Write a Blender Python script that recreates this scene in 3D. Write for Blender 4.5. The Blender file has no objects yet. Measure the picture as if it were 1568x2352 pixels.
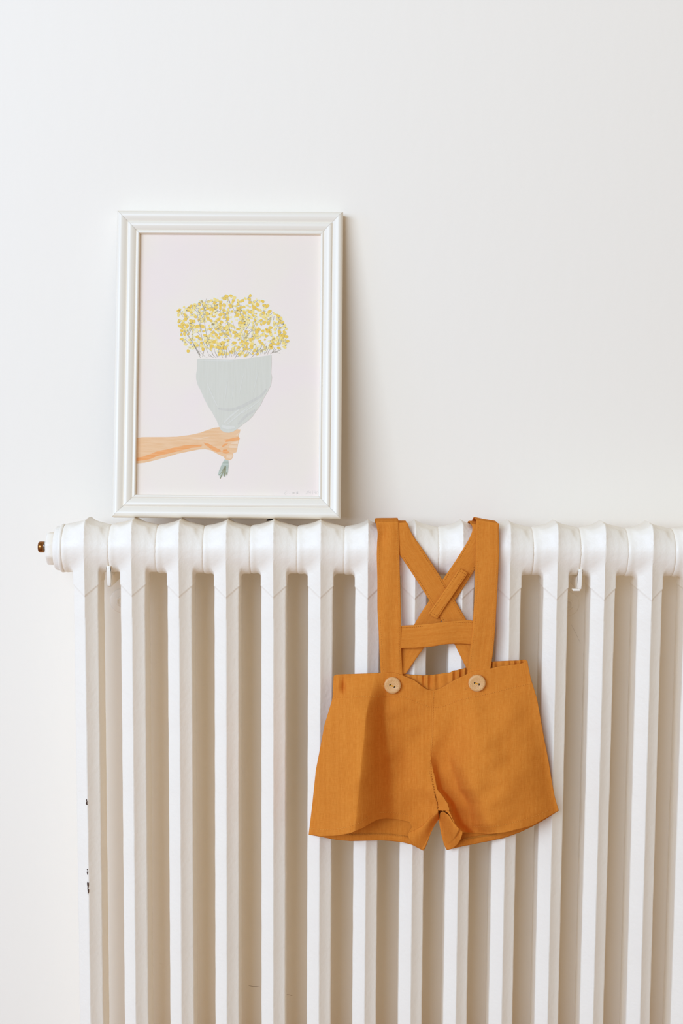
import bpy, bmesh, math, random
import numpy as np
from mathutils import Vector, Matrix

S = bpy.context.scene
COL = S.collection
random.seed(7)
rng = np.random.default_rng(11)

# ------------------------------------------------------------------ camera, world, lights, exposure
Z0 = 0.85                       # height of the radiator's V seam above the floor
PITCH, YAW, ROLL = 0.10643, 0.007566, 0.005888
CAM = np.array([0.3398, -1.7855, 0.3010 + Z0])
FPX = 3267.0                    # focal length for a frame 1568 wide
_cp, _sp, _cy, _sy = math.cos(PITCH), math.sin(PITCH), math.cos(YAW), math.sin(YAW)
FWD = np.array([-_sy * _cp, _cy * _cp, -_sp])
_r0 = np.array([_cy, _sy, 0.0]); _u0 = np.cross(_r0, FWD)
RGT = math.cos(ROLL) * _r0 + math.sin(ROLL) * _u0
UPV = -math.sin(ROLL) * _r0 + math.cos(ROLL) * _u0
cd = bpy.data.cameras.new('camera'); co = bpy.data.objects.new('camera', cd); COL.objects.link(co)
cd.sensor_fit = 'HORIZONTAL'; cd.sensor_width = 24.0; cd.lens = FPX / 1568 * 24.0
cd.clip_start = 0.05; cd.clip_end = 50
M3 = Matrix((RGT, UPV, -FWD)).transposed()
co.matrix_world = Matrix.Translation(CAM) @ M3.to_4x4()
S.camera = co

def ray(px, py):
    d = FWD + RGT * ((px - 784.0) / FPX) - UPV * ((py - 1176.0) / FPX)
    return d
def at(px, py, y):              # the point seen at a pixel, at real depth y
    d = ray(px, py)
    return CAM + d * ((y - CAM[1]) / d[1])

W = bpy.data.worlds.new('room_light'); S.world = W; W.use_nodes = True
bg = W.node_tree.nodes['Background']
bg.inputs[0].default_value = (1.0, 0.90, 0.75, 1); bg.inputs[1].default_value = 0.44

def area(name, loc, target, sx, sy, power, col):
    l = bpy.data.lights.new(name, 'AREA'); l.shape = 'RECTANGLE'; l.size = sx; l.size_y = sy
    l.energy = power; l.color = col
    o = bpy.data.objects.new(name, l); COL.objects.link(o); o.location = loc
    o.rotation_euler = (Vector(target) - Vector(loc)).to_track_quat('-Z', 'Y').to_euler()
    return o
area('window_daylight', (-2.3, -1.5, 1.7), (2.0, -1.3, 1.35), 1.8, 1.7, 12, (.03, .30, 1))
area('far_window_daylight', (-2.1, -4.7, 2.35), (.25, 0, 1.2), 4.0, 2.2, 298, (.56, .738, 1))

S.view_settings.view_transform = 'Standard'
try: S.view_settings.look = 'None'
except Exception: pass
S.view_settings.gamma = 1.0; S.view_settings.use_curve_mapping = False
S.view_settings.exposure = 0.0
S.cycles.max_bounces = 12; S.cycles.diffuse_bounces = 8

# ------------------------------------------------------------------ helpers
def lin(r, g, b):
    f = lambda c: (c / 255 / 12.92) if c / 255 <= 0.04045 else ((c / 255 + 0.055) / 1.055) ** 2.4
    return (f(r), f(g), f(b), 1)

def mat(name, col, rough=0.5, spec=0.5, metal=0.0):
    m = bpy.data.materials.new(name); m.use_nodes = True
    b = m.node_tree.nodes['Principled BSDF']
    b.inputs['Base Color'].default_value = col; b.inputs['Roughness'].default_value = rough
    b.inputs['Metallic'].default_value = metal
    b.inputs['Specular IOR Level'].default_value = spec
    return m, m.node_tree, b
def node(nt, t, **kw):
    n = nt.nodes.new(t)
    for k, v in kw.items():
        if k.startswith('i_'): n.inputs[k[2:]].default_value = v
        else: setattr(n, k, v)
    return n
def bump(nt, b, height, strength, dist):
    n = node(nt, 'ShaderNodeBump'); n.inputs['Strength'].default_value = strength; n.inputs['Distance'].default_value = dist
    nt.links.new(height, n.inputs['Height']); nt.links.new(n.outputs[0], b.inputs['Normal']); return n
def noise(nt, vec, scale, detail=3, rough=.5):
    n = node(nt, 'ShaderNodeTexNoise'); n.inputs['Scale'].default_value = scale
    n.inputs['Detail'].default_value = detail; n.inputs['Roughness'].default_value = rough
    if vec is not None: nt.links.new(vec, n.inputs['Vector'])
    return n
def mapping(nt, src, scale=(1, 1, 1), rot=(0, 0, 0)):
    m = node(nt, 'ShaderNodeMapping'); m.inputs['Scale'].default_value = scale; m.inputs['Rotation'].default_value = rot
    nt.links.new(src, m.inputs['Vector']); return m.outputs[0]
def coords(nt, kind='Object'):
    return node(nt, 'ShaderNodeTexCoord').outputs[kind]
def math2(nt, op, a, b):
    n = node(nt, 'ShaderNodeMath', operation=op)
    for i, v in enumerate((a, b)):
        if isinstance(v, (int, float)): n.inputs[i].default_value = v
        else: nt.links.new(v, n.inputs[i])
    return n.outputs[0]
def ramp(nt, fac, stops):
    r = node(nt, 'ShaderNodeValToRGB'); e = r.color_ramp.elements
    while len(e) < len(stops): e.new(.5)
    for i, (p, c) in enumerate(stops): e[i].position = p; e[i].color = c
    nt.links.new(fac, r.inputs[0]); return r.outputs[0]

def empty(name, loc, rot=None):
    o = bpy.data.objects.new(name, None); COL.objects.link(o); o.empty_display_size = .02
    o.matrix_world = Matrix.Translation(loc) @ (rot.to_4x4() if rot else Matrix.Identity(4))
    return o
def mk(name, V, F, m, parent=None, local=False, smooth=True, uv=None, kind=None, loc=None):
    me = bpy.data.meshes.new(name)
    me.from_pydata([tuple(map(float, v)) for v in V], [], [tuple(f) for f in F]); 
    if isinstance(m, (list, tuple)):
        for mm in m: me.materials.append(mm)
    elif m: me.materials.append(m)
    if smooth: me.polygons.foreach_set('use_smooth', [True] * len(me.polygons))
    if uv is not None:
        l = me.uv_layers.new(name='uv'); idx = np.zeros(len(me.loops), dtype=np.int32)
        me.loops.foreach_get('vertex_index', idx)
        l.data.foreach_set('uv', np.asarray(uv, dtype=np.float32)[idx].ravel())
    me.update()
    o = bpy.data.objects.new(name, me); COL.objects.link(o)
    if loc is not None: o.location = loc
    if parent is not None:
        o.parent = parent
        if not local: o.matrix_parent_inverse = parent.matrix_basis.inverted()
    if kind: o['kind'] = kind
    return o
def tag(o, label, cat=None, group=None):
    o['label'] = label
    if cat: o['category'] = cat
    if group: o['group'] = group
    return o
def grid_faces(nr, nc, base=0, closed=False):
    F = []
    for i in range(nr - 1):
        for j in range(nc if closed else nc - 1):
            j2 = (j + 1) % nc
            F.append((base + i * nc + j, base + i * nc + j2, base + (i + 1) * nc + j2, base + (i + 1) * nc + j))
    return F
def boxmesh(x0, x1, y0, y1, z0, z1):
    V = [(x, y, z) for z in (z0, z1) for y in (y0, y1) for x in (x0, x1)]
    F = [(0, 2, 3, 1), (4, 5, 7, 6), (0, 1, 5, 4), (2, 6, 7, 3), (0, 4, 6, 2), (1, 3, 7, 5)]
    return V, F
def lathe_x(prof, n=48, c=(0, 0), poly=None):
    """rings around the X axis; prof = [(x, r)], closed with caps"""
    V = []; F = []
    for x, r in prof:
        for j in range(n):
            a = 2 * math.pi * j / n
            rr = r
            if poly: 
                s = 2 * math.pi / poly; rr = r * math.cos(s / 2) / math.cos(((a + s/2) % s) - s / 2); rr = min(rr, r * .985)
            V.append((x, c[0] + rr * math.cos(a), c[1] + rr * math.sin(a)))
    F = grid_faces(len(prof), n, 0, True)
    F.append(tuple(range(n))); F.append(tuple(reversed(range((len(prof) - 1) * n, len(prof) * n))))
    return V, F
def recalc(o):
    b = bmesh.new(); b.from_mesh(o.data); bmesh.ops.recalc_face_normals(b, faces=b.faces); b.to_mesh(o.data); b.free()
def resample(pts, n):
    p = np.asarray(pts, float); d = np.r_[0, np.cumsum(np.linalg.norm(np.diff(p[:, :2], axis=0), axis=1))]
    t = np.linspace(0, d[-1], n)
    return np.stack([np.interp(t, d, p[:, k]) for k in range(p.shape[1])], 1)
def smooth_poly(pts, n, it=3):
    """resample a hand-measured polyline and round its corners"""
    p = resample(pts, n)
    for _ in range(it):
        q = p.copy(); q[1:-1] = .25 * p[:-2] + .5 * p[1:-1] + .25 * p[2:]; p = q
    return p

# ------------------------------------------------------------------ materials
PAINT = (0.935, 0.850, 0.718, 1)
def paint_mat(name, col, rough, lump, lump_scale, spec=.5):
    m, nt, b = mat(name, col, rough, spec)
    c = coords(nt)
    n1 = noise(nt, c, lump_scale, 3, .55).outputs[0]
    n2 = noise(nt, mapping(nt, c, (1, 1, .35)), lump_scale * .22, 2).outputs[0]
    h = math2(nt, 'ADD', n1, math2(nt, 'MULTIPLY', n2, 2.0))
    bump(nt, b, h, lump, .001)
    return m
M_wall = paint_mat('wall_paint', PAINT, .62, .10, 260, .25)
M_rad = paint_mat('radiator_gloss_paint', (0.94, 0.855, 0.723, 1), .42, .45, 170, .40)
M_frame = paint_mat('frame_lacquer', (0.895, 0.812, 0.672, 1), .32, .04, 120, .4)
M_chip, _, _ = mat('bare_iron', lin(78, 58, 48), .7, .3)
M_dark, _, _ = mat('dark_gap', lin(40, 34, 30), .8, .2)

def floor_mat():
    m, nt, b = mat('oak_boards', lin(176, 128, 84), .45, .4)
    n = noise(nt, mapping(nt, coords(nt), (2, 30, 1)), 3, 4).outputs[0]
    nt.links.new(ramp(nt, n, [(.3, lin(160, 112, 70)), (.7, lin(192, 146, 98))]), b.inputs['Base Color'])
    return m
M_floor = floor_mat()

def linen(name, base, dark, light):
    m, nt, b = mat(name, base, .95, .02)
    uv = coords(nt, 'UV')
    a = noise(nt, mapping(nt, uv, (2600, 110, 1)), 1, 3, .6).outputs[0]
    c = noise(nt, mapping(nt, uv, (110, 2600, 1)), 1, 3, .6).outputs[0]
    d = noise(nt, mapping(nt, uv, (2600, 2600, 1)), 1, 2, .6).outputs[0]
    f = math2(nt, 'ADD', math2(nt, 'MULTIPLY', a, .45), math2(nt, 'MULTIPLY', c, .3))
    f = math2(nt, 'ADD', f, math2(nt, 'MULTIPLY', d, .25))
    st = noise(nt, mapping(nt, uv, (330, 9, 1)), 1, 2, .5).outputs[0]
    f = math2(nt, 'ADD', f, math2(nt, 'MULTIPLY', math2(nt, 'SUBTRACT', st, .5), .20))
    nt.links.new(ramp(nt, f, [(.34, dark), (.5, base), (.66, light)]), b.inputs['Base Color'])
    big = noise(nt, mapping(nt, uv, (1, 1, 1)), 42, 3, .55).outputs[0]
    h = math2(nt, 'ADD', math2(nt, 'MULTIPLY', f, .5), math2(nt, 'MULTIPLY', big, 3.0))
    bump(nt, b, h, .38, .0016)
    return m
M_linen = linen('ochre_linen', (.69, .228, .031, 1), (.59, .168, .019, 1), (.78, .295, .050, 1))
M_thread, _, _ = mat('ochre_thread', (.80, .37, .065, 1), .8, .05)
M_yellow, _, _ = mat('yellow_thread', lin(228, 160, 40), .8, .2)

def wood_mat(dz, nm):
    m, nt, b = mat(nm, lin(205, 160, 112), .5, .35)
    o = coords(nt)
    w = node(nt, 'ShaderNodeTexWave', wave_type='RINGS', rings_direction='Y', wave_profile='SAW')
    w.inputs['Scale'].default_value = 210; w.inputs['Distortion'].default_value = 3.0; w.inputs['Detail'].default_value = 1.5
    w.inputs['Detail Scale'].default_value = 1.2
    mp = node(nt, 'ShaderNodeMapping'); mp.inputs['Location'].default_value = (.0012, 0, dz); mp.inputs['Scale'].default_value = (.75, 1, 1.1)
    nt.links.new(o, mp.inputs['Vector']); nt.links.new(mp.outputs[0], w.inputs['Vector'])
    nt.links.new(ramp(nt, w.outputs['Fac'], [(0, lin(228, 180, 120)), (.6, lin(222, 170, 108)), (.88, lin(212, 152, 94)), (1, lin(186, 120, 72))]), b.inputs['Base Color'])
    return m
M_wood = wood_mat(-.0055, 'pine_wood'); M_wood_pale = wood_mat(.0050, 'pale_pine_wood')
M_brass, _, _ = mat('old_brass', lin(150, 98, 52), .28, .5, 1.0)
M_chrome, _, _ = mat('dull_chrome', lin(190, 188, 184), .2, .5, 1.0)

# ------------------------------------------------------------------ the setting
WALL_Y = 0.11
o = mk('wall_back', *boxmesh(-2.6, 3.4, WALL_Y, WALL_Y + .12, 0, 2.75), M_wall, smooth=False); o['kind'] = 'structure'; o['label'] = 'plain white painted wall behind the radiator'
wall = o
o = mk('floor', *boxmesh(-2.6, 3.4, -4.0, WALL_Y + .12, -.05, 0), M_floor, smooth=False); o['kind'] = 'structure'

# ------------------------------------------------------------------ radiator
HW, FD, DEP, TOP = .0158, .0105, .066, .0955         # half width, facet depth, section depth, ridge top
HC, HZ, HR = .033, .0575, .0308                      # hub axis (y, z) and radius
PITCH_S = 0.06
def smin(a, b, k):
    h = np.clip(.5 + .5 * (b - a) / k, 0, 1); return b + (a - b) * h - k * h * (1 - h)
def smax(a, b, k): return -smin(-a, -b, k)
def sdf(x, y, z):
    ax = np.abs(x)
    # outline of the section seen from the side: rounded top
    qy = np.abs(y - HC) - (DEP / 2 - .014); qz = (z - (TOP - .014))
    s = np.minimum(np.maximum(qy, qz), 0) + np.hypot(np.maximum(qy, 0), np.maximum(qz, 0)) - .014
    sf = np.maximum(-FD * 0 + s, s)
    ca = HW / math.hypot(HW, FD)
    t = np.clip(ax / HW, 0, 1)
    conc = .0009 * np.sin(np.pi * t)                  # facets slightly hollow
    roof = (ax * FD / HW + sf + conc) * ca
    side = ax - HW
    d = smax(roof, side, .0016)
    # cast V seam: everything above it stands a little proud
    zs = .0135 * t + .0008 * np.sin(z * 0)
    up = np.clip((z - zs) / .0016 + .5, 0, 1)
    d = d - .0007 * up
    rib = .0011 * np.exp(-((z - zs - .0004) / .0011) ** 2)
    d = d - rib * .25
    # hub
    r = np.hypot(y - HC, z - HZ)
    bead = .0005 * np.exp(-((x + .0262) / .0030) ** 2) - .0006 * np.exp(-((ax - .0300) / .0010) ** 2)
    hub = np.maximum(r - HR - bead, ax - .0302)
    kk = np.clip((z - .040) / .026, 0, 1); kk = kk * kk * (3 - 2 * kk)
    return smin(d, hub, .0065 + .0085 * kk)
def surface_nets(lo, hi, h):
    n = [int(round((b - a) / h)) + 1 for a, b in zip(lo, hi)]
    ax = [a + h * np.arange(k) for a, k in zip(lo, n)]
    X, Y, Z = np.meshgrid(*ax, indexing='ij'); D = sdf(X, Y, Z)
    ins = D < 0
    nx, ny, nz = D.shape
    acc = np.zeros((nx - 1, ny - 1, nz - 1, 3)); cnt = np.zeros((nx - 1, ny - 1, nz - 1))
    P = np.stack([X, Y, Z], -1)
    def sl(dx, dy, dz): return (slice(dx, nx - 1 + dx), slice(dy, ny - 1 + dy), slice(dz, nz - 1 + dz))
    cs = [(i, j, k) for i in (0, 1) for j in (0, 1) for k in (0, 1)]
    for a in cs:
        for b in cs:
            if sum(q - p for p, q in zip(a, b)) == 1 and all(q >= p for p, q in zip(a, b)):
                da, db = D[sl(*a)], D[sl(*b)]; m = (da < 0) != (db < 0)
                t = np.where(m, da / np.where(m, da - db, 1), 0)
                acc += np.where(m[..., None], P[sl(*a)] + t[..., None] * (P[sl(*b)] - P[sl(*a)]), 0); cnt += m
    idx = -np.ones(cnt.shape, int); mm = cnt > 0; idx[mm] = np.arange(mm.sum())
    V = acc[mm] / cnt[mm][:, None]
    for _ in range(3):
        d0 = sdf(V[:, 0], V[:, 1], V[:, 2]); e = 2e-5
        g = np.stack([sdf(V[:, 0] + e * (i == 0), V[:, 1] + e * (i == 1), V[:, 2] + e * (i == 2)) - d0 for i in range(3)], 1) / e
        V = V - np.clip(d0 / np.maximum((g ** 2).sum(1), .2), -.0006, .0006)[:, None] * g
    F = []
    for axis in range(3):
        A = np.swapaxes(ins, 0, axis); I = np.swapaxes(idx, 0, axis)
        m = A[:-1] != A[1:]; m[:, 0, :] = False; m[:, :, 0] = False; m[:, -1, :] = False; m[:, :, -1] = False
        i, j, k = np.nonzero(m)
        q = np.stack([I[i, j - 1, k - 1], I[i, j, k - 1], I[i, j, k], I[i, j - 1, k]], 1)
        fl = A[i, j, k] ^ (axis == 1)
        q[~fl] = q[~fl][:, ::-1]
        F.append(q)
    F = np.concatenate(F); F = F[(F >= 0).all(1)]
    return V, F
def section_mesh():
    ZL = -.028
    V1, F1 = surface_nets((-.0325, -.0045, ZL), (.0325, .0745, .1015), .00125)
    V2, F2 = surface_nets((-.0330, -.0060, ZL), (.0330, .0760, .1020), .003)
    ZB = -.705
    V2 = V2.copy(); V2[:, 2] = ZB + TOP - V2[:, 2]; F2 = F2[:, ::-1] + len(V1)
    # straight column, same outline as the field above
    pts = []
    for k in range(13): 
        x = -HW * (1 - k / 12) if k < 12 else 0
        pts.append(x)
    ys = lambda x: FD * abs(x) / HW + .0009 * math.sin(math.pi * abs(x) / HW)
    prof = [(x, ys(x)) for x in np.linspace(-HW + .0006, HW - .0006, 25)]
    prof += [(HW - .00015, FD + .0009), (HW, FD + .002)] + [(HW, y) for y in np.linspace(FD + .006, DEP - FD - .006, 8)] + [(HW, DEP - FD - .002), (HW - .00015, DEP - FD - .0009)]
    prof += [(x, DEP - ys(x)) for x in np.linspace(HW - .0006, -HW + .0006, 25)]
    prof += [(-HW + .00015, DEP - FD - .0009), (-HW, DEP - FD - .002)] + [(-HW, y) for y in np.linspace(DEP - FD - .006, FD + .006, 8)] + [(-HW, FD + .002), (-HW + .00015, FD + .0009)]
    zs = np.linspace(ZL + .003, ZB + TOP - ZL - .003, 40)
    n = len(prof); V3 = [(x, y, z) for z in zs for x, y in prof]
    b = len(V1) + len(V2); F3 = [tuple(f) for f in grid_faces(len(zs), n, b, True)]
    V = np.concatenate([V1, V2, np.array(V3)])
    # hand-cast unevenness
    wob = .00022 * (np.sin(V[:, 2] * 61 + V[:, 0] * 40) + np.sin(V[:, 2] * 143 + V[:, 1] * 90 + 1.3))
    V[:, 1] += np.where(V[:, 1] < .03, wob, 0); V[:, 0] += .00012 * np.sin(V[:, 2] * 97 + .4)
    return V, [tuple(f) for f in F1] + [tuple(f) for f in F2] + F3

rad = empty('radiator', (0.42, HC, Z0 - .705 + .0))
tag(rad, 'long white painted cast iron column radiator along the wall', 'radiator')
SV, SF = section_mesh()
sec0 = mk('section', SV, SF, M_rad, rad, loc=(0, 0, Z0))
recalc(sec0)
sections = [sec0]
NS = 17
for k in range(1, NS):
    c = sec0.copy(); COL.objects.link(c)
    c.location = (k * PITCH_S, rng.normal(0, .00025), Z0 + rng.normal(0, .0004))
    c.rotation_euler = (0, rng.normal(0, .0008), rng.normal(0, .006))
    sections.append(c)
# end bush, plug and air vent at the left end
V, F = lathe_x([(-.0295, .0300), (-.0300, .0312), (-.0330, .0315), (-.0345, .0300), (-.0350, .0288), (-.0395, .0286), (-.0412, .0275), (-.0418, .0250), (-.0418, .010)], 56, (HC, Z0 + HZ))
p = mk('end_bush', V, F, M_rad, rad); recalc(p)
V, F = lathe_x([(-.0405, .0222), (-.0500, .0222), (-.0515, .0216), (-.0524, .0205), (-.0524, .004)], 64, (HC, Z0 + HZ - .0005), poly=8)
p = mk('plug', V, F, M_rad, rad); recalc(p)
V, F = lathe_x([(-.0515, .0070), (-.0530, .0070), (-.0545, .0066), (-.0555, .0070), (-.0560, .0070), (-.0570, .0072), (-.0575, .0064), (-.0578, .004)], 24, (HC, Z0 + HZ + .0012), poly=6)
p = mk('vent_nut', V, F, M_chrome, rad); recalc(p); p['label'] = 'small chrome vent nut'
V, F = lathe_x([(-.0574, .0066), (-.0580, .0073), (-.0625, .0074), (-.0640, .0068), (-.0648, .0056), (-.0648, .002)], 28, (HC, Z0 + HZ + .0012))
p = mk('vent_cap', V, F, M_brass, rad); recalc(p); p['label'] = 'tarnished brass vent cap'
xe = (NS - 1) * PITCH_S
V, F = lathe_x([(xe + .0295, .0300), (xe + .030, .0312), (xe + .0345, .0310), (xe + .035, .0288), (xe + .041, .028), (xe + .042, .012)], 56, (HC, Z0 + HZ))
p = mk('end_bush', V, F, M_rad, rad); recalc(p)
# paint chips along the front edge of the first section and on top of one
def flake(px, py, w, h, y, n=9, ry=0):
    c = at(px, py, y); V = []
    for j in range(n):
        a = 2 * math.pi * j / n; r = 1 + .35 * math.sin(3 * a + px) + .2 * math.sin(5 * a + py)
        V.append((c[0] + w * r * math.cos(a), c[1] + abs(w * math.cos(a)) * .45, c[2] + h * r * math.sin(a)))
    V.append((c[0], c[1] - .0004, c[2]))
    return V, [(j, (j + 1) % n, n) for j in range(n)]
for px, py, w, h in ((198.3, 1838, .0007, .0016), (198.8, 1845, .0010, .0026), (200.3, 1997, .0007, .0012), (200.6, 2005, .0010, .0024),
                     (201.6, 2034, .0012, .0052), (202.2, 2047, .0010, .0040)):
    V, F = flake(px, py, w, h, -.0005)
    o = mk('paint_chip', V, F, M_chip, sec0); o.matrix_parent_inverse = sec0.matrix_basis.inverted()
    o['label'] = 'dark bare iron chip on the front edge'
for (x0, y0, x1, y1) in ((612, 1195.5, 622, 1192.5), (620, 1194.5, 633, 1190.5)):
    a = at(x0, y0, .047); b_ = at(x1, y1, .050)
    V = [tuple(a), tuple(b_), tuple(b_ + [0, .004, .0012]), tuple(a + [0, .004, .0008]), tuple(a + [0, .001, -.001]), tuple(b_ + [0, .001, -.0015])]
    o = mk('paint_chip', V, [(0, 1, 2, 3), (0, 4, 5, 1)], M_dark, sections[4]); o.matrix_parent_inverse = sections[4].matrix_basis.inverted()
    o['label'] = 'black chip on the top edge'

# ------------------------------------------------------------------ wall brackets with their bolts
def bracket(k, foot, label):
    x = k * PITCH_S
    r = empty('radiator_bracket', (x, WALL_Y, Z0 + .0105)); tag(r, label, 'bracket', 'steel hooks that carry the radiator')
    hw = .0028
    out = [(WALL_Y, .0105), (.0130, .0105), (.0085, .0125), (.0068, .0180), (.0058, .0340), (.0066, .0378), (.0085, .0390), (.0102, .0372), (.0112, .0338)]
    for a in np.linspace(math.radians(222), math.radians(300), 12):
        out.append((HC + (HR + .0030) * math.cos(a), HZ + (HR + .0030) * math.sin(a)))
    out += [(.075, .030), (WALL_Y, .030)]
    V = []; F = []; n = len(out)
    for s, ins in ((-hw, .0008), (-hw + .0008, 0), (hw - .0008, 0), (hw, .0008)):
        cy = sum(p[0] for p in out) / n
        for i, (y, z) in enumerate(out):
            a = np.array(out[i - 1]); b = np.array(out[(i + 1) % n]); t = b - a; t /= np.linalg.norm(t) + 1e-9
            V.append((x + s, y + t[1] * ins * .8, Z0 + z - t[0] * ins * .8))
    F = grid_faces(4, n, 0, True) + [tuple(range(n)), tuple(reversed(range(3 * n, 4 * n)))]
    h = mk('hook', V, F, M_rad, r, smooth=False); recalc(h)
    md = h.modifiers.new('b', 'BEVEL'); md.width = .0011; md.segments = 3; md.limit_method = 'ANGLE'; md.angle_limit = math.radians(40)
    h.data.polygons.foreach_set('use_smooth', [True] * len(h.data.polygons)); md = h.modifiers.new('e', 'EDGE_SPLIT'); md.split_angle = math.radians(35)
    if foot:
        b = boxmesh(x - .0085, x + .001, .0085, .020, Z0 + .0098, Z0 + .0125)
        f = mk('foot', *b, M_rad, r, smooth=False)
        md = f.modifiers.new('b', 'BEVEL'); md.width = .001; md.segments = 2
    zc = Z0 - .024
    def lathe_y(prof, n, poly=None):
        V, F = lathe_x(prof, n, (0, 0), poly); return [(x + v[1], WALL_Y - v[0], zc + v[2]) for v in V], F
    V, F = lathe_y([(0, .0165), (.0012, .0163), (.0018, .0150), (.0018, .002)], 40)
    w = mk('washer', V, F, M_rad, r); recalc(w)
    V, F = lathe_y([(.0016, .0080), (.0068, .0080), (.0082, .0070), (.0082, .0050), (.0076, .0046), (.0076, .001)], 48, 6)
    w = mk('bolt_head', V, F, M_rad, r); recalc(w)
bracket(.5, False, 'white steel wall hook under the left end of the radiator, after its first column')
bracket(10.5, True, 'white J-shaped wall hook under the radiator to the right of the ochre shorts')

# a fine hair and hairline marks on the wall behind
def strip(pts, w, off, plane):
    """flat ribbon through points (3D), width w, in plane with normal (0,-1,0)"""
    P = [np.array(p) for p in pts]; V = []
    for i, p in enumerate(P):
        t = P[min(i + 1, len(P) - 1)] - P[max(i - 1, 0)]; t = t / (np.linalg.norm(t) + 1e-9)
        nrm = np.array([-t[2], 0, t[0]]); ww = w * (.4 + .6 * math.sin(math.pi * (i + .5) / len(P)))
        V += [tuple(p + nrm * ww + [0, -off, 0]), tuple(p - nrm * ww + [0, -off, 0])]
    return V, [(2 * i, 2 * i + 1, 2 * i + 3, 2 * i + 2) for i in range(len(P) - 1)]
M_hair, _, _ = mat('dark_hair', lin(110, 84, 64), .7, .2)
M_scuff, _, _ = mat('faint_scuff', lin(176, 154, 130), .7, .2)
for pts, w in (([(335.5, 1391), (339, 1392), (342, 1394), (344, 1396.5)], .00035), ([(571, 2264), (580, 2265.5), (590, 2266), (598, 2267.5)], .0003), ([(658, 2284), (664, 2285), (671, 2286.5)], .0003), ([(1312, 1435), (1322, 1455), (1333, 1478)], .0001)):
    V, F = strip([at(a, b, WALL_Y) for a, b in pts], w, .0003, None)
    o = mk('scuff_mark', V, F, M_hair if w == .00035 else M_scuff, wall)

# ------------------------------------------------------------------ framed picture leaning on the radiator
FW_, FH_, FT = .2935, .3987, .0215
LEAN, FROLL, FYAW = math.radians(9.29), .0008, 0.0
R_f = Matrix.Rotation(FYAW, 3, 'Z') @ Matrix.Rotation(-LEAN, 3, 'X') @ Matrix.Rotation(FROLL, 3, 'Y')
FB = np.array([.1784, .0236, .0996 + Z0])            # bottom middle of the front face
fr = empty('framed_picture', FB, R_f)
tag(fr, 'white moulded wooden frame with a flower bouquet picture, leaning on the radiator top', 'picture frame')
R_np = np.array(R_f)
PROF = [(0, -.0), (0, .0135), (.0006, .0158), (.0018, .0176), (.0034, .0188), (.0052, .0191), (.0072, .0187), (.0095, .0178), (.0118, .0164), (.0134, .0153), (.0141, .0150),
        (.0143, .0150), (.0144, .0162), (.0150, .0167), (.0168, .0171), (.0186, .0169), (.0205, .0161), (.0225, .0150), (.0238, .0141), (.0244, .0132), (.0249, .0130), (.0253, .0136), (.0262, .0141),
        (.0274, .0141), (.0284, .0135), (.0289, .0126), (.0290, .0080), (.0290, .0040), (.012, 0.0)]
HMAX = .0191
def rail(a, b, inx):
    """mitred rail from corner a to corner b (2D, in frame plane); inx = inward direction"""
    a = np.array(a); b = np.array(b); L = np.linalg.norm(b - a); t = (b - a) / L; inw = np.array(inx)
    V = []; n = len(PROF); e = .00012
    for s in (0, 1):
        for u, h in PROF:
            p = (a + t * (u + e) if s == 0 else b - t * (u + e)) + inw * u
            V.append((p[0], (HMAX - h), p[1]))
    F = [(i, (i + 1) % n, n + (i + 1) % n, n + i) for i in range(n)] + [tuple(range(n)), tuple(reversed(range(n, 2 * n)))]
    o = mk('frame_rail', V, F, M_frame, fr, local=True); recalc(o)
    md = o.modifiers.new('n', 'EDGE_SPLIT'); md.split_angle = math.radians(38)
    return o
w2 = FW_ / 2
for a, b, i in (((-w2, 0), (w2, 0), (0, 1)), ((w2, 0), (w2, FH_), (-1, 0)), ((w2, FH_), (-w2, FH_), (0, -1)), ((-w2, FH_), (-w2, 0), (1, 0))):
    rail(a, b, i)
PY = HMAX - .0068                                    # the print lies this far behind the frame's front
m_paper, nt, b_ = mat('print_paper', (.885, .75, .63, 1), .55, .3)
n_ = noise(nt, coords(nt), 14, 2).outputs[0]
nt.links.new(ramp(nt, n_, [(.35, (.885, .765, .625, 1)), (.65, (.885, .745, .64, 1))]), b_.inputs['Base Color'])
pr = mk('picture_print', *boxmesh(-w2 + .022, w2 - .022, PY, PY + .0008, .022, FH_ - .022), m_paper, fr, local=True, smooth=False)
pr['label'] = 'pale pink print of a yellow bouquet held out by a hand'
mk('backing_board', *boxmesh(-w2 + .0125, w2 - .0125, PY + .0009, HMAX - .0005, .0125, FH_ - .0125), mat('grey_board', lin(150, 130, 105), .8)[0], fr, local=True, smooth=False)
def on_print(px, py):
    d = ray(px, py); dl = R_np.T @ d; cl = R_np.T @ (CAM - FB)
    p = cl + dl * ((PY - cl[1]) / dl[1]); return np.array([p[0], p[2]])
def flat(name, polys, m, layer, lab=None):
    V = []; F = []
    for P in polys:
        b = len(V); q = [on_print(*p) for p in P]
        V += [(a[0], PY - .00006 * layer, a[1]) for a in q]; F.append(tuple(range(b, b + len(P))))
    o = mk(name, V, F, m, pr, local=True, smooth=False)
    bm = bmesh.new(); bm.from_mesh(o.data); bmesh.ops.triangulate(bm, faces=bm.faces)
    bmesh.ops.recalc_face_normals(bm, faces=bm.faces)
    for f in bm.faces:
        if f.normal.y > 0: f.normal_flip()
    bm.to_mesh(o.data); bm.free()
    if lab: o['label'] = lab
    return o
def Zm(pts, s, ox, oy): return [(ox + x / s, oy + y / s) for x, y in pts]
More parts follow.
